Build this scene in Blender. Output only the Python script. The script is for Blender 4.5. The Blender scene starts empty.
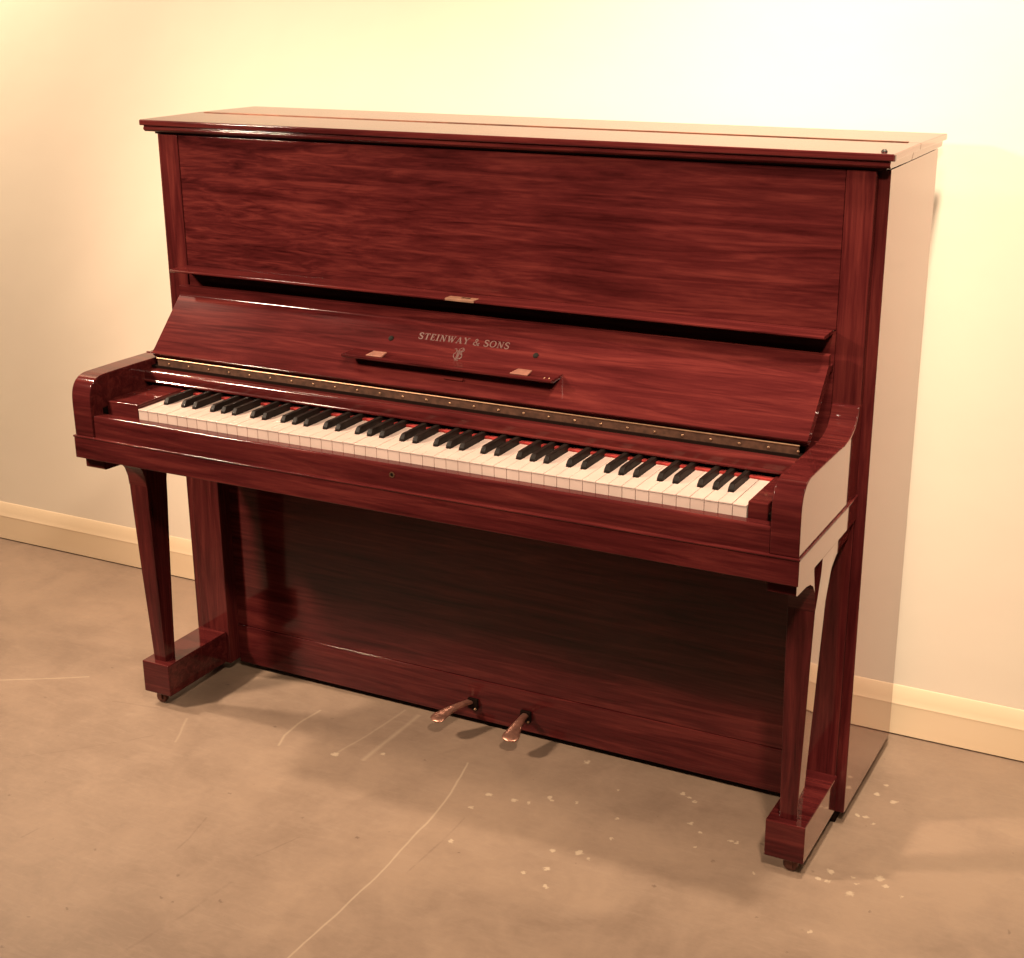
import bpy, bmesh, math, random
from mathutils import Vector, Matrix
random.seed(7)
C = bpy.context.scene.collection
S = bpy.context.scene

# ------------------------------------------------------------ materials
def srgb(r, g, b):
    f = lambda c: (c/255/12.92) if c/255 <= .04045 else ((c/255+.055)/1.055)**2.4
    return (f(r), f(g), f(b), 1)

class Mat:
    def __init__(self, name):
        self.m = bpy.data.materials.new(name); self.m.use_nodes = True
        self.nt = self.m.node_tree; self.b = self.nt.nodes['Principled BSDF']
    def n(self, t, **kw):
        o = self.nt.nodes.new(t)
        for k, v in kw.items(): setattr(o, k, v)
        return o
    def l(self, a, b): self.nt.links.new(a, b)
    def val(self, name, v): self.b.inputs[name].default_value = v
    def math(self, op, a, b=None, clamp=False):
        o = self.n('ShaderNodeMath', operation=op); o.use_clamp = clamp
        for i, x in enumerate((a, b)):
            if x is None: continue
            if hasattr(x, 'is_output'): self.l(x, o.inputs[i])
            else: o.inputs[i].default_value = x
        return o.outputs[0]
    def coord(self, scale=(1, 1, 1), rot=(0, 0, 0), loc=(0, 0, 0)):
        tc = self.n('ShaderNodeTexCoord'); mp = self.n('ShaderNodeMapping')
        mp.inputs['Scale'].default_value = scale; mp.inputs['Rotation'].default_value = rot
        mp.inputs['Location'].default_value = loc
        self.l(tc.outputs['Object'], mp.inputs['Vector']); return mp.outputs[0]
    def noise(self, vec, scale, detail=4, rough=.5, dist=0):
        o = self.n('ShaderNodeTexNoise'); self.l(vec, o.inputs['Vector'])
        o.inputs['Scale'].default_value = scale; o.inputs['Detail'].default_value = detail
        o.inputs['Roughness'].default_value = rough; o.inputs['Distortion'].default_value = dist
        return o.outputs['Fac']
    def ramp(self, fac, stops):
        o = self.n('ShaderNodeValToRGB'); self.l(fac, o.inputs[0])
        e = o.color_ramp.elements
        while len(e) < len(stops): e.new(.5)
        for i, (p, c) in enumerate(stops): e[i].position = p; e[i].color = c
        return o.outputs[0]
    def mix(self, fac, a, b):
        o = self.n('ShaderNodeMix', data_type='RGBA')
        for i, x in ((0, fac), (6, a), (7, b)):
            if hasattr(x, 'is_output'): self.l(x, o.inputs[i])
            else: o.inputs[i].default_value = x
        return o.outputs[2]

def rgb(r, g, b): return (r, g, b, 1)

def wood(name, axis, figure=0.0, dark=1.0, coat_ior=1.30, seed=0.0, bump=.03):
    """polished mahogany; grain runs along the axis given"""
    M = Mat(name)
    long_, cross = 2.8, 46.0
    sc = {'x': (long_, cross, cross), 'y': (cross, long_, cross), 'z': (cross, cross, long_)}[axis]
    v = M.coord(sc, loc=(seed, seed*.7, seed*1.3))
    n1 = M.noise(v, 1.0, 6, .62, 1.2)
    v2 = M.coord(tuple(s*5 for s in sc), loc=(seed+3, seed, seed))
    n2 = M.noise(v2, 1.0, 3, .6, .3)
    v3 = M.coord((3, 3, 3), loc=(seed, 0, 0)); n3 = M.noise(v3, 1.0, 2, .5)
    d = dark*.20
    A = rgb(.115*d, .0145*d, .0155*d); B = rgb(.270*d, .038*d, .038*d); Cc = rgb(.55*d, .094*d, .078*d)
    f = M.math('ADD', M.math('MULTIPLY', n1, .62), M.math('ADD', M.math('MULTIPLY', n2, .18), M.math('MULTIPLY', n3, .26)))
    if figure > 0:
        v4 = M.coord((9, 9, 62), rot=(0, math.radians(7), 0), loc=(seed, 1.3, 0))
        n4 = M.noise(v4, 1.0, 3, .55, 2.0)
        # flame figure is strongest towards the bass end of the board
        tc = M.n('ShaderNodeTexCoord'); sp = M.n('ShaderNodeSeparateXYZ'); M.l(tc.outputs['Object'], sp.inputs[0])
        g = M.math('MULTIPLY_ADD', sp.outputs[0], -.75); M.nt.nodes[-1].inputs[2].default_value = .42
        g = M.math('MAXIMUM', M.math('MINIMUM', g, 1.0), .22)
        f = M.math('ADD', f, M.math('MULTIPLY', M.math('MULTIPLY', M.math('SUBTRACT', n4, .5), figure), g))
    col = M.ramp(f, [(.38, A), (.53, B), (.72, Cc)])
    M.l(col, M.b.inputs['Base Color'])
    M.val('Roughness', .45); M.val('IOR', 1.5); M.val('Specular IOR Level', .0); M.val('Coat Weight', 1.0)
    M.val('Coat Roughness', .085); M.val('Coat IOR', coat_ior)
    bp = M.n('ShaderNodeBump'); bp.inputs['Strength'].default_value = bump; bp.inputs['Distance'].default_value = .001
    M.l(n2, bp.inputs['Height']); M.l(bp.outputs[0], M.b.inputs['Normal'])
    return M.m

def plain(name, col, rough=.4, metal=0, coat=0, ior=1.5, vary=.12, scale=60):
    M = Mat(name)
    n = M.noise(M.coord(), scale, 3)
    lo = tuple(c*(1-vary) for c in col[:3]) + (1,); hi = tuple(min(1, c*(1+vary)) for c in col[:3]) + (1,)
    M.l(M.ramp(n, [(.35, lo), (.65, hi)]), M.b.inputs['Base Color'])
    M.val('Roughness', rough); M.val('Metallic', metal); M.val('IOR', ior); M.val('Coat Weight', coat); M.val('Coat Roughness', .06)
    return M.m

WX = wood('mahogany_x', 'x'); WZ = wood('mahogany_z', 'z', seed=2.0); WY = wood('mahogany_y', 'y', seed=4.0)
WP = wood('mahogany_figured', 'x', figure=.6, seed=1.0)
WS = wood('mahogany_side', 'z', coat_ior=1.55, seed=6.0, bump=0)
WT = wood('mahogany_top', 'x', coat_ior=1.5, seed=8.0, bump=.01)
for m_ in (WS,):
    b_ = m_.node_tree.nodes['Principled BSDF']; b_.inputs['Roughness'].default_value = .07; b_.inputs['IOR'].default_value = 2.1
    b_.inputs['Coat Weight'].default_value = .8; b_.inputs['Specular IOR Level'].default_value = .5; b_.inputs['Specular Tint'].default_value = (1, .25, .14, 1); b_.inputs['Coat Roughness'].default_value = .02
WT.node_tree.nodes['Principled BSDF'].inputs['Coat Weight'].default_value = .82
IV = plain('ivory', rgb(.50, .375, .325), .4, coat=.3, vary=.05, scale=25)
EB = plain('ebony', rgb(.008, .005, .004), .5, ior=1.25, coat=.03, vary=.3)
BR = plain('aged_brass', rgb(.08, .036, .022), .5, metal=.4, vary=.3, scale=90)
BB = plain('bright_brass', rgb(.36, .215, .13), .4, metal=1)
COP = plain('worn_copper_brass', rgb(.44, .21, .15), .36, metal=.8, vary=.25, scale=70)
WHL = plain('caster_metal', rgb(.10, .035, .025), .35, metal=.6)
LOCK = plain('lock_brass', rgb(.25, .125, .08), .45, metal=.35)
IRON = plain('dark_iron', rgb(.035, .03, .026), .45, metal=.6)
FELT = plain('red_felt', rgb(.24, .012, .008), .95, vary=.2, scale=300)
GILT = plain('faded_gilt', rgb(.066, .020, .014), .5, metal=0, vary=.2, scale=200)
PINK = plain('plate_metal', rgb(.27, .115, .082), .4, metal=.3, vary=.15, scale=120)
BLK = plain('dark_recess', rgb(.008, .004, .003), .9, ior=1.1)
RUB = plain('dark_rubber', rgb(.010, .008, .006), .8, ior=1.2)

# wall paint
M = Mat('cream_wall'); n = M.noise(M.coord((1, 1, 1)), 1.1, 3); n2 = M.noise(M.coord(), 9, 4)
c = M.ramp(n, [(.35, rgb(.78, .66, .535)), (.65, rgb(.80, .69, .55))]); M.l(c, M.b.inputs['Base Color'])
bp = M.n('ShaderNodeBump'); bp.inputs['Strength'].default_value = .12; bp.inputs['Distance'].default_value = .01
M.l(n2, bp.inputs['Height']); M.l(bp.outputs[0], M.b.inputs['Normal']); M.val('Roughness', .7)
WALL = M.m
M = Mat('cream_gloss_skirting'); n = M.noise(M.coord((1, 4, 4)), 2.2, 4)
M.l(M.ramp(n, [(.3, rgb(.74, .56, .37)), (.7, rgb(.79, .61, .42))]), M.b.inputs['Base Color']); M.val('Roughness', .4)
SKIRT = M.m

# floor: worn painted concrete with scratches and flecks
M = Mat('painted_concrete')
tc = M.n('ShaderNodeTexCoord'); P = tc.outputs['Object']
n1 = M.noise(P, 1.6, 6, .6, .4); n2 = M.noise(P, 9, 6, .65, .6); n3 = M.noise(P, 70, 3, .6)
f = M.math('ADD', M.math('MULTIPLY', n1, .55), M.math('ADD', M.math('MULTIPLY', n2, .33), M.math('MULTIPLY', n3, .12)))
base = M.ramp(f, [(.40, rgb(.184, .122, .085)), (.5, rgb(.222, .149, .104)), (.60, rgb(.257, .173, .119))])
sep = M.n('ShaderNodeSeparateXYZ')
wob = M.n('ShaderNodeTexNoise'); M.l(P, wob.inputs['Vector']); wob.inputs['Scale'].default_value = 5; wob.inputs['Detail'].default_value = 4
vs = M.n('ShaderNodeVectorMath', operation='SUBTRACT'); M.l(wob.outputs['Color'], vs.inputs[0]); vs.inputs[1].default_value = (.5, .5, .5)
vsc = M.n('ShaderNodeVectorMath', operation='SCALE'); M.l(vs.outputs[0], vsc.inputs[0]); vsc.inputs['Scale'].default_value = .018
va = M.n('ShaderNodeVectorMath', operation='ADD'); M.l(P, va.inputs[0]); M.l(vsc.outputs[0], va.inputs[1])
WP_ = va.outputs[0]
brk = M.noise(P, 26, 3, .6)
def line_mask(x0, y0, x1, y1, w, broken=True):
    L = math.hypot(x1-x0, y1-y0); a = math.atan2(y1-y0, x1-x0)
    mp = M.n('ShaderNodeMapping', vector_type='TEXTURE'); mp.inputs['Location'].default_value = (x0, y0, 0)
    mp.inputs['Rotation'].default_value = (0, 0, a); M.l(WP_, mp.inputs[0])
    s = M.n('ShaderNodeSeparateXYZ'); M.l(mp.outputs[0], s.inputs[0])
    d = M.math('ABSOLUTE', s.outputs[1])
    m = M.math('SUBTRACT', 1.0, M.math('DIVIDE', d, w), clamp=True)
    t = M.math('MULTIPLY', M.math('GREATER_THAN', s.outputs[0], 0.0), M.math('LESS_THAN', s.outputs[0], L))
    m = M.math('MULTIPLY', m, t)
    if broken: m = M.math('MULTIPLY', m, M.math('MULTIPLY', M.math('SUBTRACT', brk, .38, clamp=True), 6.0, clamp=True))
    return m
# scratches (x0, y0, x1, y1, half width, strength, pale?), pale paint flecks and dark specks (x, y, radius), in metres on the floor
SEG = [(0.0188, -0.1126, 0.0438, -0.2246, 0.003, 0.75, 1), (0.0438, -0.2246, 0.0573, -0.3454, 0.003, 0.75, 1), (0.0573, -0.3454, 0.0632, -0.4487, 0.003, 0.75, 1), (0.0632, -0.4487, 0.066, -0.563, 0.003, 0.75, 1), (0.066, -0.563, 0.0651, -0.7691, 0.003, 0.75, 1), (0.0651, -0.7691, 0.0661, -0.8613, 0.003, 0.75, 1), (-0.1758, 0.0167, -0.1775, -0.0969, 0.0075, 0.45, 1), (-0.1775, -0.0969, -0.1777, -0.1987, 0.0075, 0.45, 1), (-0.2125, 0.0235, -0.2262, -0.0976, 0.004, 0.4, 1), (-0.2262, -0.0976, -0.2431, -0.2092, 0.004, 0.4, 1), (-0.378, -0.0601, -0.3836, -0.1333, 0.004, 0.6, 1), (-0.3836, -0.1333, -0.3791, -0.1894, 0.004, 0.6, 1), (-0.3791, -0.1894, -0.365, -0.2295, 0.004, 0.6, 1), (-1.1057, -0.2667, -0.9343, -0.1635, 0.004, 0.6, 1), (-0.6091, -0.2175, -0.5655, -0.3122, 0.004, 0.35, 1), (-0.8352, -0.5296, -0.7361, -0.4359, 0.003, 0.35, 0), (-0.7361, -0.4359, -0.6216, -0.3054, 0.003, 0.35, 0), (-0.3034, -0.633, -0.305, -0.5825, 0.003, 0.45, 0), (-0.305, -0.5825, -0.3231, -0.5138, 0.003, 0.45, 0), (-0.1862, -0.8886, -0.1623, -0.7827, 0.005, 0.35, 0), (-0.1623, -0.7827, -0.1493, -0.6593, 0.005, 0.35, 0), (-0.1737, -0.5992, -0.1501, -0.5478, 0.003, 0.4, 0), (-0.1501, -0.5478, -0.1282, -0.4889, 0.003, 0.4, 0), (-0.8067, -0.2298, -0.6949, -0.2099, 0.003, 0.45, 0), (0.1089, -0.5006, 0.1114, -0.422, 0.003, 0.4, 0), (0.1114, -0.422, 0.1102, -0.2875, 0.003, 0.4, 0), (-0.5844, -0.7246, -0.5746, -0.6742, 0.003, 0.4, 0)]
FLECK = [(0.2279, -0.0021, 0.0084), (0.326, -0.0723, 0.0042), (0.2288, -0.1638, 0.005), (0.2758, -0.1518, 0.0042), (0.3661, -0.1674, 0.005), (0.4448, -0.0278, 0.0067), (0.4595, -0.0347, 0.0059), (0.4743, -0.0451, 0.0059), (0.4957, -0.1208, 0.0059), (0.5209, -0.1413, 0.005), (0.531, -0.1903, 0.0055), (0.3526, -0.3022, 0.0092), (0.3745, -0.312, 0.0059), (0.3203, -0.3734, 0.005), (0.5811, -0.1434, 0.0055), (0.5931, -0.1427, 0.0055), (0.6532, -0.2211, 0.0038), (0.3856, -0.2341, 0.0042), (0.7886, -0.3377, 0.0042), (0.7839, 0.1796, 0.0063), (0.7769, 0.1386, 0.0063), (0.8124, 0.1252, 0.0084), (0.7627, 0.0487, 0.0063), (0.7788, 0.0469, 0.0067), (0.7973, 0.0314, 0.0042), (0.7707, -0.155, 0.0076), (0.7569, -0.1866, 0.0063), (0.7731, -0.187, 0.0063), (0.811, -0.1564, 0.0059), (0.8191, -0.2055, 0.0092), (0.821, -0.1713, 0.0042), (0.8527, -0.1378, 0.0101), (0.8677, -0.1561, 0.0059), (0.789, -0.3383, 0.0055), (0.8999, -0.1752, 0.0042), (0.1121, -0.2004, 0.0076), (0.1645, -0.1969, 0.0084), (0.1943, -0.1925, 0.005), (0.223, -0.1577, 0.0067), (0.1041, -0.2583, 0.0055), (0.1271, -0.374, 0.0063), (0.306, -0.3194, 0.0063), (0.322, -0.3757, 0.0063), (0.3441, -0.423, 0.0055), (0.2916, -0.4026, 0.0042), (-0.2412, -0.2062, 0.0092), (-0.1558, -0.1591, 0.005)]
SPECK = [(-0.4343, -0.6893, 0.0065), (-0.1322, -0.7121, 0.0065), (-0.7153, -0.6223, 0.0058), (-0.3527, -0.849, 0.0065), (-0.527, -0.6999, 0.0036), (-0.2023, -0.7521, 0.0047), (-0.3701, -0.9759, 0.0043), (-0.3386, -0.4243, 0.005), (-0.2287, -0.7526, 0.0036), (-0.0325, -0.4441, 0.0061), (0.1587, -0.3991, 0.0036), (-0.0681, -0.1418, 0.0036), (0.5112, -0.336, 0.0072), (0.697, -0.3422, 0.005), (0.4303, -0.1256, 0.0036), (0.7425, -0.1693, 0.0058), (0.86, -0.2392, 0.0065), (0.8365, 0.1065, 0.0032), (0.7723, -0.41, 0.0043)]

light = dark_ = None
for x0, y0, x1, y1, w_, st_, pale in SEG:
    mk_ = M.math('MULTIPLY', line_mask(x0, y0, x1, y1, w_, pale == 0), st_*(.62 if pale else .8))
    if pale: light = mk_ if light is None else M.math('MAXIMUM', light, mk_)
    else: dark_ = mk_ if dark_ is None else M.math('MAXIMUM', dark_, mk_)
w2 = M.n('ShaderNodeTexNoise'); M.l(P, w2.inputs['Vector']); w2.inputs['Scale'].default_value = 130; w2.inputs['Detail'].default_value = 2
v2_ = M.n('ShaderNodeVectorMath', operation='SUBTRACT'); M.l(w2.outputs['Color'], v2_.inputs[0]); v2_.inputs[1].default_value = (.5, .5, .5)
v3_ = M.n('ShaderNodeVectorMath', operation='MULTIPLY_ADD'); M.l(v2_.outputs[0], v3_.inputs[0]); v3_.inputs[1].default_value = (.016, .016, 0); M.l(P, v3_.inputs[2])
def spot_mask(x, y, r):
    d = M.n('ShaderNodeVectorMath', operation='DISTANCE'); M.l(v3_.outputs[0], d.inputs[0]); d.inputs[1].default_value = (x, y, 0)
    return M.math('MULTIPLY', M.math('SUBTRACT', r*1.35, d.outputs['Value'], clamp=True), 1.6/r, clamp=True)
fl = None
for q_ in FLECK: mk_ = M.math('MULTIPLY', spot_mask(q_[0], q_[1], q_[2]*.72), .65); fl = mk_ if fl is None else M.math('MAXIMUM', fl, mk_)
sp_ = None
for q_ in SPECK: mk_ = M.math('MULTIPLY', spot_mask(q_[0], q_[1], q_[2]*.5), .6); sp_ = mk_ if sp_ is None else M.math('MAXIMUM', sp_, mk_)
M.l(P, sep.inputs[0])
# dark specks
vd = M.noise(P, 34, 2, .5, .2)
ds = M.math('MULTIPLY', M.math('SUBTRACT', vd, .735, clamp=True), 25.0, clamp=True)
vw = M.noise(M.coord((3, 16, 1), rot=(0, 0, .35)), 5, 4, .65, 1.5)
ww = M.math('MULTIPLY', M.math('SUBTRACT', vw, .50, clamp=True), 1.0, clamp=True)
c1 = M.mix(M.math('MAXIMUM', M.math('MULTIPLY', ds, .6), M.math('MAXIMUM', sp_, dark_)), base, rgb(.09, .05, .035))
c2 = M.mix(ww, c1, rgb(.30, .215, .155))
c3 = M.mix(M.math('MAXIMUM', light, fl), c2, rgb(.46, .355, .25))
M.l(c3, M.b.inputs['Base Color'])
rr = M.math('MULTIPLY_ADD', n2, .25); M.nt.nodes[-1].inputs[2].default_value = .42
M.l(rr, M.b.inputs['Roughness'])
bp = M.n('ShaderNodeBump'); bp.inputs['Strength'].default_value = .25; bp.inputs['Distance'].default_value = .004
M.l(n2, bp.inputs['Height']); M.l(bp.outputs[0], M.b.inputs['Normal'])
FLOOR = M.m

# ------------------------------------------------------------ geometry helpers
def link(name, bm, mat, parent=None, bevel=0, seg=2, smooth=False):
    bmesh.ops.recalc_face_normals(bm, faces=bm.faces)
    me = bpy.data.meshes.new(name); bm.to_mesh(me); bm.free()
    for m in (mat if isinstance(mat, (list, tuple)) else [mat]): me.materials.append(m)
    o = bpy.data.objects.new(name, me); C.objects.link(o)
    if parent: o.parent = parent
    if bevel:
        b = o.modifiers.new('bevel', 'BEVEL'); b.width = bevel; b.segments = seg; b.limit_method = 'ANGLE'
        b.angle_limit = math.radians(35)
    if smooth or bevel:
        for p in me.polygons: p.use_smooth = True
        try:
            w = o.modifiers.new('wn', 'WEIGHTED_NORMAL'); w.keep_sharp = True
        except Exception: pass
        if not bevel or smooth:
            # sharp by angle
            b2 = bmesh.new(); b2.from_mesh(me)
            for e in b2.edges:
                if len(e.link_faces) == 2 and e.calc_face_angle() > math.radians(38): e.smooth = False
            b2.to_mesh(me); b2.free()
    return o

def box(bm, x0, x1, y0, y1, z0, z1):
    v = [bm.verts.new((x, y, z)) for x in (x0, x1) for y in (y0, y1) for z in (z0, z1)]
    for f in ((0, 1, 3, 2), (4, 6, 7, 5), (0, 4, 5, 1), (2, 3, 7, 6), (0, 2, 6, 4), (1, 5, 7, 3)):
        bm.faces.new([v[i] for i in f])

def boxes(name, lst, mat, parent, bevel=.0012, seg=2):
    bm = bmesh.new()
    for b in lst: box(bm, *b)
    return link(name, bm, mat, parent, bevel, seg)

def prism_x(bm, prof, x0, x1):
    """prof: closed list of (y, z); extruded along x"""
    a = [bm.verts.new((x0, y, z)) for y, z in prof]; b = [bm.verts.new((x1, y, z)) for y, z in prof]
    bm.faces.new(a); bm.faces.new(b[::-1]); n = len(prof)
    for i in range(n): bm.faces.new((a[i], a[(i+1) % n], b[(i+1) % n], b[i]))

def prism(name, prof, x0, x1, mat, parent, bevel=0):
    bm = bmesh.new(); prism_x(bm, prof, x0, x1); return link(name, bm, mat, parent, bevel, smooth=not bevel)

def frame(o, u, v):
    """matrix whose local x,y follow u,v"""
    u = Vector(u).normalized(); v = Vector(v); w = u.cross(v).normalized(); v = w.cross(u).normalized()
    m = Matrix((u, v, w)).transposed().to_4x4(); m.translation = Vector(o); return m

def arc(cy, cz, ry, rz, a0, a1, n):
    return [(cy+ry*math.cos(math.radians(a0+(a1-a0)*i/n)), cz+rz*math.sin(math.radians(a0+(a1-a0)*i/n))) for i in range(n+1)]

def disc(bm, mat4, r, h, n=20, dome=0):
    """short cylinder standing on the local xy plane"""
    rings = [(r, 0), (r, h*.7), (r*.85, h)] + ([(r*.5, h+dome*.8)] if dome else [])
    vs = [[bm.verts.new(mat4 @ Vector((rr*math.cos(2*math.pi*i/n), rr*math.sin(2*math.pi*i/n), z))) for i in range(n)] for rr, z in rings]
    for a, b in zip(vs, vs[1:]):
        for i in range(n): bm.faces.new((a[i], a[(i+1) % n], b[(i+1) % n], b[i]))
    bm.faces.new(vs[0][::-1]); bm.faces.new(vs[-1])

def outer_faces(o, mat, test):
    """give the faces picked by their normal a second polish"""
    o.data.materials.append(mat)
    for p in o.data.polygons:
        if test(p.normal): p.material_index = 1
    return o

def struct(o): o['kind'] = 'structure'; return o

# ------------------------------------------------------------ the setting
YW = .387
bm = bmesh.new(); box(bm, -6, 5, -7, YW+.05, -.08, 0); struct(link('floor', bm, FLOOR))
bm = bmesh.new(); box(bm, -6, 5, YW+.010, YW+.2, 0, 3.4); struct(link('wall_back', bm, WALL))
prof = [(YW+.008, .0035), (YW, .0035), (YW, .069), (YW-.0007, .0705), (YW-.0007, .0730), (YW+.0006, .075), (YW+.002, .084), (YW+.004, .093), (YW+.006, .101), (YW+.008, .107), (YW+.009, .1095), (YW+.0105, .110)]
bm = bmesh.new(); prism_x(bm, prof, -6, 5); struct(link('baseboard_back', bm, SKIRT, smooth=True))

# ------------------------------------------------------------ the piano
piano = bpy.data.objects.new('upright_piano', None); C.objects.link(piano); piano.empty_display_size = .3
piano['label'] = 'polished dark red mahogany upright piano with open keyboard, standing against the cream wall'
piano['category'] = 'piano'
P = piano

# case sides
for s in (-1, 1):
    a, b = sorted((s*.7245, s*.7485))
    outer_faces(boxes('side_panel', [(a, b, 0, .336, .0254, 1.197)], WZ, P, .0015), WS, lambda n: n.x*s > .9)
    a, b = sorted((s*.657, s*.7300))
    # pilaster below the keyboard
    bm = bmesh.new()
    box(bm, a, b, -.006, .06, .026, .602); link('pilaster', bm, WZ, P, .0015)
    # return that closes the case beside the lower panel
# lower panel and base rail
boxes('lower_panel', [(-.657, .657, .030, .048, .110, .602)], WX, P, .001)
boxes('base_rail', [(-.657, .657, .0285, .050, .017, .109)], WX, P, .0012)
boxes('back_frame', [(-.7245, .7245, .255, .325, .03, 1.19), (-.7245, .7245, .05, .255, .03, .05)], BLK, P, .002)
# upper frame: stiles, figured panel, ledge
for s in (-1, 1):
    a, b = sorted((s*.6815, s*.7300))
    boxes('stile', [(a, b, -.019, .03, .66, 1.196)], WZ, P, .0015)
pan = boxes('upper_panel', [(-.6808, .6808, -.018, .02, .933, 1.196)], WP, P, .0012)
boxes('inner_board', [(-.6808, .6808, -.0165, .02, .70, .932)], WX, P, .001)
led = prism('ledge', [(-.010, .9335), (-.060, .9325), (-.0685, .9325), (-.0708, .9312), (-.0708, .9290), (-.0690, .9275), (-.060, .9265), (-.010, .9265)], -.686, .676, WX, P)
bm = bmesh.new(); box(bm, -.0370, .0235, -.0718, -.050, .9285, .9331)
lp = link('lock_plate', bm, LOCK, P, .0004); lp['label'] = 'small brass lock plate'
bm = bmesh.new(); disc(bm, frame((-.0060, -.0575, .9330), (1, 0, 0), (0, 1, 0)), .0040, .0005); box(bm, -.006, .009, -.0600, -.0550, .93306, .9336)
link('keyhole', bm, BLK, lp)

# lid: front flap and rear part with stepped moulding, brass hinge between
def lid(name, y0, y1, ylow, first):
    bm = bmesh.new()
    if first:
        up = [(-.0385, 1.2155), (-.0385, 1.2235), (-.0365, 1.2255), (.1430, 1.2255), (.1400, 1.2145), (-.0370, 1.2140)]
        lo = [(-.0325, 1.2140), (-.0325, 1.2110), (-.0345, 1.2095), (-.0345, 1.2060), (-.0300, 1.2020), (.1080, 1.2005), (.1200, 1.2140)]
    else:
        up = [(.1405, 1.2145), (.1437, 1.2255), (.3440, 1.2225), (.3458, 1.2205), (.3458, 1.2130), (.3440, 1.2115)]
        lo = [(.1090, 1.2005), (.1205, 1.2140), (.3400, 1.2120), (.3400, 1.2060), (.3360, 1.2005)]
    prism_x(bm, up, -.7602, .7602); prism_x(bm, lo, -.7545, .7545)
    o = link(name, bm, WX, P, .0012); outer_faces(o, WT, lambda n: n.z > .9)
    o.data.materials.append(WS)
    for p in o.data.polygons:
        if abs(p.normal.x) > .9: p.material_index = 2
    return o
lid('front_lid', 0, 0, 0, True); lid('rear_lid', 0, 0, 0, False)
boxes('lid_underframe', [(-.7440, .7440, -.012, .330, 1.1960, 1.2015)], WX, P, .0008)
bm = bmesh.new(); box(bm, -.739, .739, .1405, .1475, 1.2250, 1.2268)
hg = link('lid_hinge', bm, plain('lid_hinge_brown', rgb(.16, .06, .03), .4, metal=.5, vary=.5, scale=12), P, .0004)
bm = bmesh.new(); disc(bm, frame((.7381, -.012, 1.2253), (1, 0, 0), (0, 1, 0)), .0050, .003, dome=.002); link('lid_button', bm, IRON, P)
bm = bmesh.new(); box(bm, .7598, .7612, -.036, -.026, 1.2140, 1.2240); link('lid_corner_stop', bm, WX, P, .0005)

# arms (cheeks) with scrolled back
def qb(p0, p1, p2, n=8): return [tuple((1-t)**2*a+2*t*(1-t)*b+t*t*c for a, b, c in zip(p0, p1, p2)) for t in [i/n for i in range(n+1)]]
arm = [(-.003, .6475), (-.3315, .6475), (-.3320, .705)] + qb((-.3320, .715), (-.3318, .7655), (-.285, .7658), 12) + [(-.20, .7655), (-.112, .7640)] \
    + qb((-.106, .7642), (-.038, .765), (-.0285, .803), 10) + [(-.0275, .8065), (-.0265, .8085), (-.0235, .8095), (-.003, .8095)]
for s in (-1, 1):
    a, b = sorted((s*.6835, s*.7310))
    outer_faces(prism('arm', arm, a, b, WX, P, .0022), WS, lambda n: n.x*s > .9)
    # cheek top board running behind the fallboard end
    bm = bmesh.new(); a, b = sorted((s*.6810, s*.7320)); box(bm, a, b, -.1085, -.104, .7636, .7656)
    link('arm_bead', bm, WX, P, .0008)
# key bed, key slip, blocks
KB = [(-.3350, .6010), (-.3350, .6440), (-.3335, .6455), (-.3335, .6475), (0, .6475), (0, .6010)]
outer_faces(prism('keybed', [(-.3345, .6015), (-.3345, .6430), (-.3330, .6452), (0, .6452), (0, .6015)], -.7330, .7330, WX, P, .0012), WS, lambda n: abs(n.x) > .9)
boxes('keybed_bead', [(-.7342, .7342, -.3362, -.001, .6438, .6474)], WX, P, .0012)
boxes('key_frame', [(-.683, .683, -.300, -.004, .6474, .6830)], BLK, P, .001)
slip = [(-.3285, .6474), (-.3285, .6860)] + [(-.3278, .6890), (-.3262, .6905), (-.3240, .6912)] + [(-.3080, .6912), (-.3060, .6474)]
prism('key_slip', slip, -.6825, .6825, WX, P)
bm = bmesh.new()
m4 = frame((-.0010, -.3285, .6725), (1, 0, 0), (0, 0, 1))
for i in range(20):
    a0, a1 = 2*math.pi*i/20, 2*math.pi*(i+1)/20
    q = [m4 @ Vector((r*math.cos(a), r*math.sin(a), z)) for a in (a0, a1) for r, z in ((.0034, 0), (.0034, .0010), (.0052, .0010), (.0052, 0))]
    v = [bm.verts.new(x) for x in q]
    for k in range(3): bm.faces.new((v[k], v[k+1], v[k+5], v[k+4]))
ring = link('lock_escutcheon', bm, BB, P)
bm = bmesh.new(); disc(bm, m4, .0034, .0004); link('keyhole', bm, BLK, ring)
KX = .0229; KL = KX-.6125; KR = KX+.6125; ZT = .7099; YF = -.3045
for x0, x1 in ((-.6690, KL-.0010), (KR+.0010, .6690)):
    boxes('key_block', [(x0, x1, YF+.002, -.150, .6830, .7172)], WX, P, .0022, 3)
for x0, x1 in ((-.6835, -.6692), (.6692, .6835)): boxes('key_block_recess', [(x0, x1, -.300, -.150, .683, .700)], BLK, P, .0005)
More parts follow.
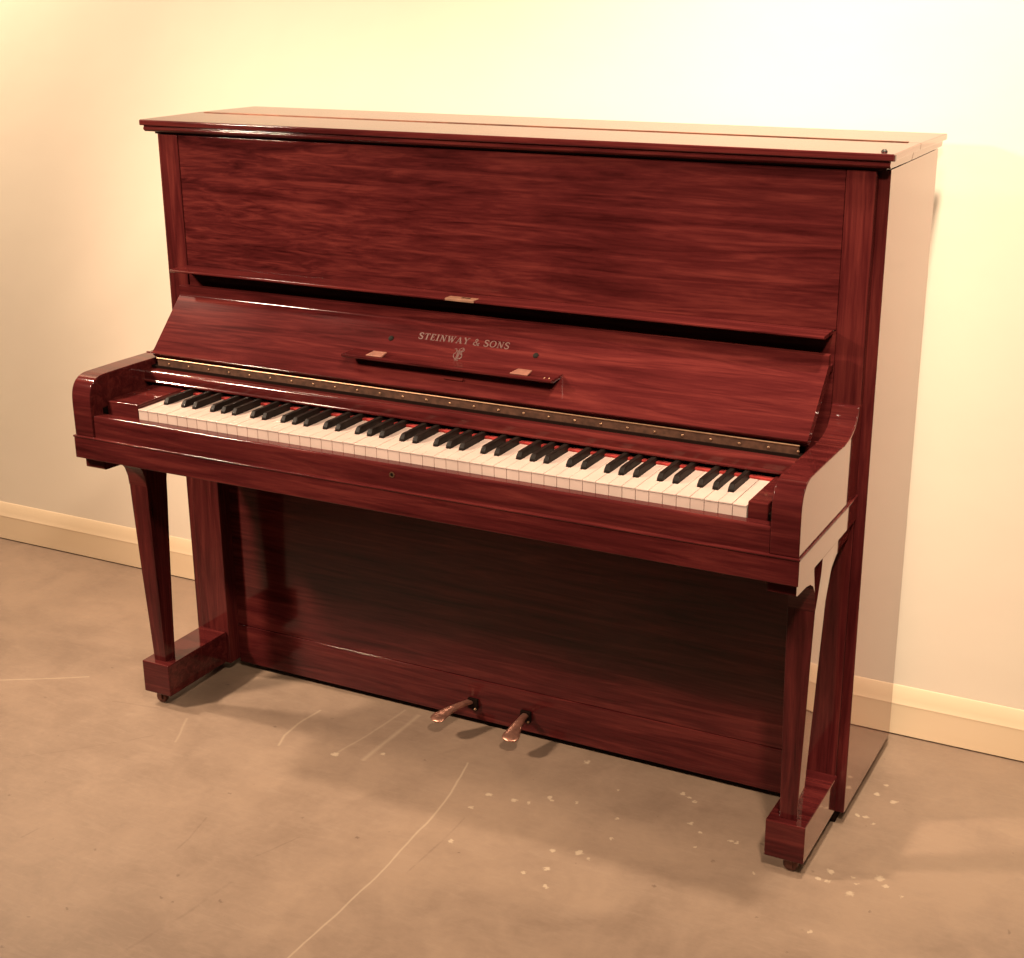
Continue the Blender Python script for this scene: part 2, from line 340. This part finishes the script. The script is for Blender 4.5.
# keys ---------------------------------------------------------------
seq = 'ABCDEFG'; PIT = 1.225/52; G = .0005; YM = -.2545; YB = -.150
blacks = []
has = {'A': 1, 'C': 1, 'D': 1, 'F': 1, 'G': 1}
shift = {'C': -.0018, 'D': .0018, 'F': -.0026, 'G': 0.0, 'A': .0026}
for i in range(51):
    if seq[i % 7] in has: blacks.append((i, KL+(i+1)*PIT+shift[seq[i % 7]]))
bd = dict(blacks)
HW = .0056
for i in range(52):
    x0, x1 = KL+i*PIT+G, KL+(i+1)*PIT-G
    l = bd[i-1]+HW if (i-1) in bd else x0
    r = bd[i]-HW if i in bd else x1
    pts = [(x0, YF), (x1, YF), (x1, YM-.002)] + ([(r, YM-.002)] if r != x1 else []) + [(r, YB), (l, YB)] + ([(l, YM-.002)] if l != x0 else []) + [(x0, YM-.002)]
    bm = bmesh.new()
    dz = random.uniform(-.00025, .00025)
    a = [bm.verts.new((x, y, ZT+dz-.0028)) for x, y in pts]; b = [bm.verts.new((x, y, ZT+dz)) for x, y in pts]
    bm.faces.new(a[::-1]); bm.faces.new(b)
    for k in range(len(pts)): bm.faces.new((a[k], a[(k+1) % len(pts)], b[(k+1) % len(pts)], b[k]))
    box(bm, x0, x1, YF+.0012, YM-.003, .6840, ZT+dz-.0027)
    o = link('white_key', bm, IV, P, .0004, 1)
for i, x in blacks:
    bm = bmesh.new()
    w0, w1 = .0052, .0043; z0, z1 = ZT-.006, ZT+.0118
    pr = [(YM, z0), (YM+.0005, ZT+.004), (YM+.006, z1-.0012), (YM+.009, z1), (YB, z1), (YB, z0)]
    ws = [w0, w0, w1, w1, w1, w0]
    a = [bm.verts.new((x-w, y, z)) for (y, z), w in zip(pr, ws)]; b = [bm.verts.new((x+w, y, z)) for (y, z), w in zip(pr, ws)]
    bm.faces.new(a); bm.faces.new(b[::-1])
    for k in range(6): bm.faces.new((a[k], a[(k+1) % 6], b[(k+1) % 6], b[k]))
    link('black_key', bm, EB, P, .0011, 2)
boxes('felt_strip', [(KL-.001, KR+.001, -.1772, -.166, .7095, .7140)], FELT, P, .0008)
# nameboard rail (rounded) in front of the fallboard hinge
rail = [(-.150, .7225), (-.1740, .7225), (-.1755, .7240), (-.1755, .7262), (-.1738, .7275), (-.1728, .7285), (-.1728, .7370)] + arc(-.1648, .7380, .008, .0085, 180, 90, 8) + [(-.150, .7465)]
prism('nameboard_rail', rail, -.6830, .6830, WX, P)
boxes('nameboard_backing', [(-.6832, .6832, -.151, -.138, .683, .752)], BLK, P, .0005)
# piano hinge below the fallboard
hs = boxes('fallboard_hinge', [(-.668, .668, -.1485, -.1460, .7500, .7655)], BR, P, .0005)
bm = bmesh.new(); 
r = .0016; m_ = [( -.1485+r*math.cos(a), .7672+r*math.sin(a)) for a in [2*math.pi*k/12 for k in range(12)]]
prism_x(bm, m_, -.669, .669); link('hinge_barrel', bm, BB, hs, smooth=True)
for k in range(27):
    x = -.6385+.0502*k
    if x > .668: break
    bm = bmesh.new(); disc(bm, frame((x, -.1485, .7575), (1, 0, 0), (0, 0, 1)), .0024, .0009, 12, .0004); link('screw_head', bm, BB, hs)
# fallboard -----------------------------------------------------------
A = Vector((0, -.1490, .7760)); B = Vector((0, -.0500, .8785))
t = (B-A).normalized(); nrm = Vector((0, -t.z, t.y))          # outwards, towards the player
FL = (B-A).length
def fp(u, off=0): q = A+t*u+nrm*off; return (q.y, q.z)
YV = -.0500                                   # upright strip above the slope
pf = [fp(0, -.018), fp(.000, -.003), fp(.0015, -.0006), fp(.004, 0)]
th = math.atan2(t.z, -t.y if False else t.y)   # slope angle
Rf = .008
kk = Rf*math.tan((math.pi/2-th)/2)             # tangent length of the concave fillet
zc_ = A.z+(YV-A.y)*math.tan(th)
s0 = Vector((0, YV, zc_))-t*kk; cc = s0+nrm*Rf
for k in range(11):
    a_ = (math.pi/2-th)*k/10; d = -nrm*math.cos(a_)+t*math.sin(a_); w = cc+d*Rf; pf.append((w.y, w.z))
pf += [(YV, .8958), (YV+.0003, .8966), (YV+.0010, .8970), (YV+.012, .8975), (YV+.012, .866), fp(.02, -.018)]
fb = prism('fallboard', pf, -.6808, .6808, WX, P)
# boards behind the fallboard so nothing shows through
boxes('fallboard_rest', [(-.680, .680, -.0375, -.0165, .8640, .8760)], WX, P, .001)
FM = frame(A, (1, 0, 0), t)           # local x along the board, y up the slope, z out
def fmat(x, u, off=0.0): m = FM.copy(); m.translation = A+Vector((x, 0, 0))+t*u+nrm*off; return m
for x in (-.151, .1552):
    bm = bmesh.new(); disc(bm, fmat(x, .0985, -.0002), .0052, .0022, 20, .0012)
    link('rubber_button', bm, RUB, fb)
# lettering
def stroke(bm, pts, w, z=.00035, mat4=None):
    """pts in local 2D; w a width or one per point"""
    n = len(pts); ws = w if isinstance(w, (list, tuple)) else [w]*n
    L, Rr = [], []
    for i in range(n):
        p0 = Vector(pts[max(i-1, 0)]); p1 = Vector(pts[min(i+1, n-1)]); d = (p1-p0).normalized(); nn = Vector((-d.y, d.x))
        L.append(Vector(pts[i])+nn*ws[i]/2); Rr.append(Vector(pts[i])-nn*ws[i]/2)
    lv = [bm.verts.new(mat4 @ Vector((a.x, a.y, z))) for a in L]; rv = [bm.verts.new(mat4 @ Vector((a.x, a.y, z))) for a in Rr]
    for i in range(n-1): bm.faces.new((rv[i], rv[i+1], lv[i+1], lv[i]))
def curve(pts, n=10):
    """Catmull-Rom through the points"""
    o = []; P_ = [pts[0]]+list(pts)+[pts[-1]]
    for i in range(1, len(P_)-2):
        for k in range(n):
            s = k/n; a, b, c, d = P_[i-1], P_[i], P_[i+1], P_[i+2]
            o.append(tuple(.5*((2*b[j])+(-a[j]+c[j])*s+(2*a[j]-5*b[j]+4*c[j]-d[j])*s*s+(-a[j]+3*b[j]-3*c[j]+d[j])*s**3) for j in (0, 1)))
    o.append(tuple(pts[-1])); return o
TK, TN = .20, .09
def serif(x, y, w=.30): return ([(x-w/2, y), (x+w/2, y)], .06)
GL = {
 'S': (.62, [(curve([(.53, .74), (.50, .90), (.30, .97), (.10, .86), (.12, .64), (.34, .50), (.52, .34), (.50, .12), (.28, .03), (.08, .12), (.06, .28)]), None)]),
 'T': (.72, [([(.36, .03), (.36, .95)], TK), ([(.04, .95), (.68, .95)], TN), ([(.06, .97), (.06, .74)], TN*.8), ([(.66, .97), (.66, .74)], TN*.8), serif(.36, .03, .36)]),
 'E': (.66, [([(.18, .03), (.18, .97)], TK), ([(.05, .95), (.58, .95)], TN), ([(.18, .51), (.44, .51)], TN*.8), ([(.05, .04), (.60, .04)], TN), ([(.57, .97), (.57, .76)], TN*.8), ([(.59, .03), (.59, .26)], TN*.8), ([(.44, .62), (.44, .40)], TN*.7)]),
 'I': (.40, [([(.20, .03), (.20, .97)], TK), serif(.20, .03, .36), serif(.20, .97, .36)]),
 'N': (.84, [([(.16, .03), (.16, .97)], TN), ([(.16, .97), (.68, .03)], TK), ([(.68, .03), (.68, .97)], TN), serif(.16, .03), serif(.13, .97, .26), serif(.68, .97)]),
 'W': (1.08, [([(.14, .97), (.34, .03)], TK), ([(.34, .03), (.54, .93)], TN), ([(.50, .97), (.74, .03)], TK), ([(.74, .03), (.95, .97)], TN), serif(.14, .97), serif(.52, .97, .24), serif(.95, .97)]),
 'A': (.82, [([(.12, .03), (.40, .97)], TN), ([(.38, .97), (.68, .03)], TK), ([(.22, .34), (.58, .34)], TN*.8), serif(.12, .03, .28), serif(.68, .03, .32)]),
 'Y': (.78, [([(.12, .97), (.38, .50)], TK), ([(.66, .97), (.38, .50)], TN), ([(.38, .52), (.38, .03)], TK), serif(.14, .97), serif(.64, .97), serif(.38, .03, .34)]),
 'O': (.84, [([(.42+.34*math.cos(a), .5+.46*math.sin(a)) for a in [2*math.pi*k/28 for k in range(29)]], [TN+(TK-TN)*abs(math.cos(2*math.pi*k/28))**1.5 for k in range(29)])]),
 '&': (.86, [(curve([(.80, .42), (.60, .12), (.34, .02), (.10, .14), (.12, .36), (.36, .54), (.50, .74), (.42, .93), (.26, .90), (.24, .72), (.42, .44), (.72, .04), (.84, .04)]), [.12]*121)]),
}
def word(text, x, u, h, cond, skew=0.0):
    bm = bmesh.new()
    for ch in text:
        if ch == ' ': x += .42*h*cond; continue
        adv, st = GL[ch]
        for pts, w in st:
            n = len(pts)
            if w is None: w = [TN+(TK-TN)*math.sin(math.pi*k/(n-1))**1.3 for k in range(n)]
            if isinstance(w, list): w = [a*h for a in w[:n]]
            else: w = w*h
            stroke(bm, [((px*cond+skew*py)*h, py*h) for px, py in pts], w, mat4=fmat(x, u))
        x += (adv+.10)*h*cond
    return bm, x
TXT = 'STEINWAY & SONS'
H_ = .0138
tot = sum((.42 if c == ' ' else GL[c][0]+.10) for c in TXT)-.10
cond = .1915/(tot*H_)
bm, _ = word(TXT, -.0943, .1045, H_, cond)
lt = link('maker_lettering', bm, GILT, fb); lt['label'] = 'faded gilt serif lettering reading STEINWAY & SONS'
# lyre emblem beneath the lettering
bm = bmesh.new(); em = fmat(.0006, .0690); k_ = .027
ly = [curve([(.0, .10), (-.26, .18), (-.40, .42), (-.22, .66), (-.30, .88), (-.46, .84)]), curve([(.0, .10), (.26, .18), (.40, .42), (.22, .66), (.30, .88), (.46, .84)]),
      [(-.28, .74), (.28, .74)], [(-.09, .16), (-.09, .74)], [(0, .14), (0, .92)], [(.09, .16), (.09, .74)], [(-.2, .02), (.2, .02)], [(0, .02), (0, .12)],
      curve([(.05, .92), (.30, 1.0), (.42, .80), (.16, .58), (.42, .36), (.30, .14), (-.05, .22)])]
for pts in ly: stroke(bm, [(a*k_*.82, b*k_) for a, b in pts], .0013, mat4=em)
e_ = link('lyre_emblem', bm, GILT, fb)
# music desk --------------------------------------------------------
dk = [(-.100, .8255), (-.1380, .8238), (-.1410, .8252), (-.1460, .8252), (-.1478, .8238), (-.1478, .8200), (-.1455, .8180), (-.1400, .8172), (-.100, .8190)]
desk = prism('music_desk', dk, -.2210, .2190, WX, P, .0008)
for x0 in (-.1720, .1310):
    bm = bmesh.new()
    # hinged metal leaf holder: a thin plate leaning back on the desk
    pts = [(x0+.004, -.1440, .8252), (x0+.039, -.1440, .8252), (x0+.040, -.1260, .8300), (x0+.012, -.1260, .8300)]
    lo_ = [bm.verts.new(v) for v in pts]; hi_ = [bm.verts.new((x, y-.0008, z+.0026)) for x, y, z in pts]
    bm.faces.new(lo_[::-1]); bm.faces.new(hi_)
    for k in range(4): bm.faces.new((lo_[k], lo_[(k+1) % 4], hi_[(k+1) % 4], hi_[k]))
    link('leaf_holder', bm, PINK, desk, .0006)
for x in (.2115,):
    for dx_ in (-.008, .002):
        bm = bmesh.new(); disc(bm, frame((x+dx_, -.1435, .8252), (1, 0, 0), (0, 1, 0)), .0016, .0016, 12, .0006); link('brass_pin', bm, BB, desk)
bm = bmesh.new()
m4 = fmat(.0120, .0290, 0)
for (a0, a1, b0, b1, c0_, c1_) in ((-.020, .020, -.0025, .0025, -.0005, .0045),):
    vs = [bm.verts.new(m4 @ Vector((x, y, z))) for x in (a0, a1) for y in (b0, b1) for z in (c0_, c1_)]
    for f_ in ((0, 1, 3, 2), (4, 6, 7, 5), (0, 4, 5, 1), (2, 3, 7, 6), (0, 2, 6, 4), (1, 5, 7, 3)): bm.faces.new([vs[i] for i in f_])
link('desk_catch', bm, WX, fb, .0012)

# legs, brackets, toe blocks, casters --------------------------------
for s in (-1, 1):
    # tapered leg with coved corbel: one mesh; rings (z, xi, xo, yf, yb)
    bm = bmesh.new()
    rings = [(.1038, .6824, .7133, -.1890, -.1580), (.2000, .6815, .7160, -.1925, -.1545), (.3034, .6805, .7195, -.1960, -.1500), (.4058, .6795, .7225, -.1990, -.1450),
             (.4700, .6792, .7245, -.2005, -.1410), (.5020, .6790, .7255, -.2010, -.1400), (.5350, .6790, .7285, -.2010, -.1380), (.5750, .6790, .7318, -.2010, -.1340), (.6016, .6790, .7326, -.2010, -.1340)]
    prev = None
    for z, xi, xo, yf, yb in rings:
        v = [bm.verts.new((s*x, y, z)) for x, y in ((xi, yf), (xo, yf), (xo, yb), (xi, yb))]
        if prev:
            for k in range(4): bm.faces.new((prev[k], prev[(k+1) % 4], v[(k+1) % 4], v[k]))
        else: bm.faces.new(v[::-1])
        prev = v
    bm.faces.new(prev)
    outer_faces(link('leg', bm, WZ, P, .0010), WS, lambda n: n.x*s > .9)
    cv = [(-.316, .6018), (-.316, .5790), (-.312, .5762), (-.285, .5748), (-.262, .5735), (-.240, .5690), (-.222, .5590), (-.210, .5430), (-.2035, .5240), (-.2012, .5050),
          (-.1400, .5040), (-.1370, .5200), (-.1290, .5380), (-.1150, .5540), (-.0950, .5660), (-.0700, .5725), (-.0150, .5745), (-.0150, .6018)]
    a, b = sorted((s*.6795, s*.7258))
    outer_faces(prism('bracket', cv, a, b, WX, P), WS, lambda n: n.x*s > .9)
    a, b = sorted((s*.6630, s*.7340))
    tb = boxes('toe_block', [(a, b, -.2055, -.0065, .0315, .1038)], WX, P, .002); outer_faces(tb, WS, lambda n: n.x*s > .9); tb.data.materials.append(WT)
    for p in tb.data.polygons:
        if p.normal.z > .9: p.material_index = 2
    # caster under the toe
    cx_ = s*.7060; bm = bmesh.new(); box(bm, cx_-.012, cx_+.012, -.197, -.165, .0275, .0315)
    cs = link('caster', bm, IRON, P, .001)
    for sy in (-.0105, .0060):
        bm = bmesh.new(); box(bm, cx_-.006, cx_+.006, -.183+sy, -.183+sy+.0028, .010, .0278)
        link('caster_fork', bm, WHL, cs, .0008)
    bm = bmesh.new(); m4 = frame((cx_, -.1785, .0138), (1, 0, 0), (0, 0, 1))
    disc(bm, m4, .0136, .010, 28, .0015); link('caster_wheel', bm, WHL, cs, .001)
    bm = bmesh.new(); box(bm, s*.7230-.010, s*.7230+.010, .002, .040, .0, .0258); link('rear_foot', bm, BLK, P, .003)
# pedals --------------------------------------------------------------
def pedal(xr, zr, xt, yt, zt_):
    """outline swept from the base rail to the flared tip"""
    bm = bmesh.new(); n = 30; root = Vector((xr, .034, zr)); tip = Vector((xt, yt, zt_))
    d = tip-root; side = Vector((d.y, -d.x, 0)).normalized()
    rows = []
    for i in range(n+1):
        u = i/n
        c_ = root+d*u; c_.z += .007*math.sin(math.pi*min(1, u*1.05))*(1-u*.2)
        w = .0078+.0140*max(0, (u-.30)/.70)**1.3
        if u > .80: w *= math.sqrt(max(0, 1-((u-.80)/.2)**2))*.995+.06
        h = .0050*math.sqrt(max(0.02, 1-((max(u, .85)-.85)/.15)**2))
        row = []
        m_ = 24
        for k in range(m_):
            a = 2*math.pi*k/m_; row.append(bm.verts.new(c_+side*(w*math.cos(a))+Vector((0, 0, h*math.sin(a)))))
        rows.append(row)
    for a, b in zip(rows, rows[1:]):
        for k in range(len(a)): bm.faces.new((a[k], a[(k+1) % len(a)], b[(k+1) % len(a)], b[k]))
    bm.faces.new(rows[0][::-1]); bm.faces.new(rows[-1])
    o = link('pedal', bm, COP, P, smooth=True); o['label'] = 'worn copper coloured metal pedal'
    bm = bmesh.new(); box(bm, xr-.011, xr+.013, .021, .0286, zr-.014, zr+.010); link('pedal_plate', bm, BLK, o, .002)
    bm = bmesh.new(); disc(bm, frame((xr+.010, .0182, zr-.010), (1, 0, 0), (0, 0, 1)), .0028, .0022, 12, .001); link('pedal_bolt', bm, BB, o)
#PEDALS
pedal(-.048, .056, -.092, -.066, .046)
pedal(.076, .056, .083, -.066, .042)

# ------------------------------------------------------------ camera (solved from the photograph)
cam = bpy.data.cameras.new('camera'); co = bpy.data.objects.new('camera', cam); C.objects.link(co)
right = Vector((0.88588265, 0.46384657, -0.00763487)); up = Vector((-0.14321794, 0.28910609, 0.94652326)); fwd = Vector((-0.44124886, 0.83741509, -0.32254522))
m = Matrix((right, up, -fwd)).transposed().to_4x4(); m.translation = Vector((1.3207, -2.3885, 1.4938))
co.matrix_world = m
cam.sensor_fit = 'HORIZONTAL'; cam.sensor_width = 36; cam.lens = 1477.2236/1024*36
cam.clip_start = .05
S.camera = co

# ------------------------------------------------------------ light
WARM = (1.0, .78, .57)
def spot(name, loc, tgt, e, ang, blend, rad, col=WARM):
    l = bpy.data.lights.new(name, 'SPOT'); l.energy = e; l.spot_size = math.radians(ang); l.spot_blend = blend
    l.shadow_soft_size = rad; l.color = col
    o = bpy.data.objects.new(name, l); C.objects.link(o); o.location = loc
    o.rotation_euler = (Vector(tgt)-Vector(loc)).to_track_quat('-Z', 'Y').to_euler()
    return o
spot('spot_lamp_right', (1.5, -2.0, 2.6), (.50, -.25, .35), 370, 58, 1.0, .11)
spot('spot_lamp_left', (-1.85, -1.6, 2.05), (-.30, -.22, .65), 490, 66, 1.0, .13)
spot('overhead_fill', (.95, -.95, 2.75), (.05, -.05, 1.05), 200, 58, 1.0, .2)  # added fill light for the upper front and keys, not a known lamp
spot('wall_washer_right', (.95, -.40, 2.85), (1.0, .39, 1.75), 450, 90, 1.0, .09, (1, .83, .62))
spot('wall_washer_left', (-2.45, -.42, 2.9), (-2.1, .39, 1.35), 460, 124, 1.0, .09, (1, .79, .57))
spot('wall_washer_centre', (-1.7, -.45, 2.85), (-1.2, .39, 2.1), 90, 96, 1.0, .09, (1, .79, .57))
w = bpy.data.worlds.new('room_air'); S.world = w; w.use_nodes = True
bg = w.node_tree.nodes['Background']; bg.inputs[0].default_value = (1, .76, .56, 1); bg.inputs[1].default_value = .08

v = S.view_settings; v.view_transform = 'Standard'; v.look = 'None'; v.gamma = 1; v.exposure = 0.0; v.use_curve_mapping = False
S.cycles.use_denoising = True
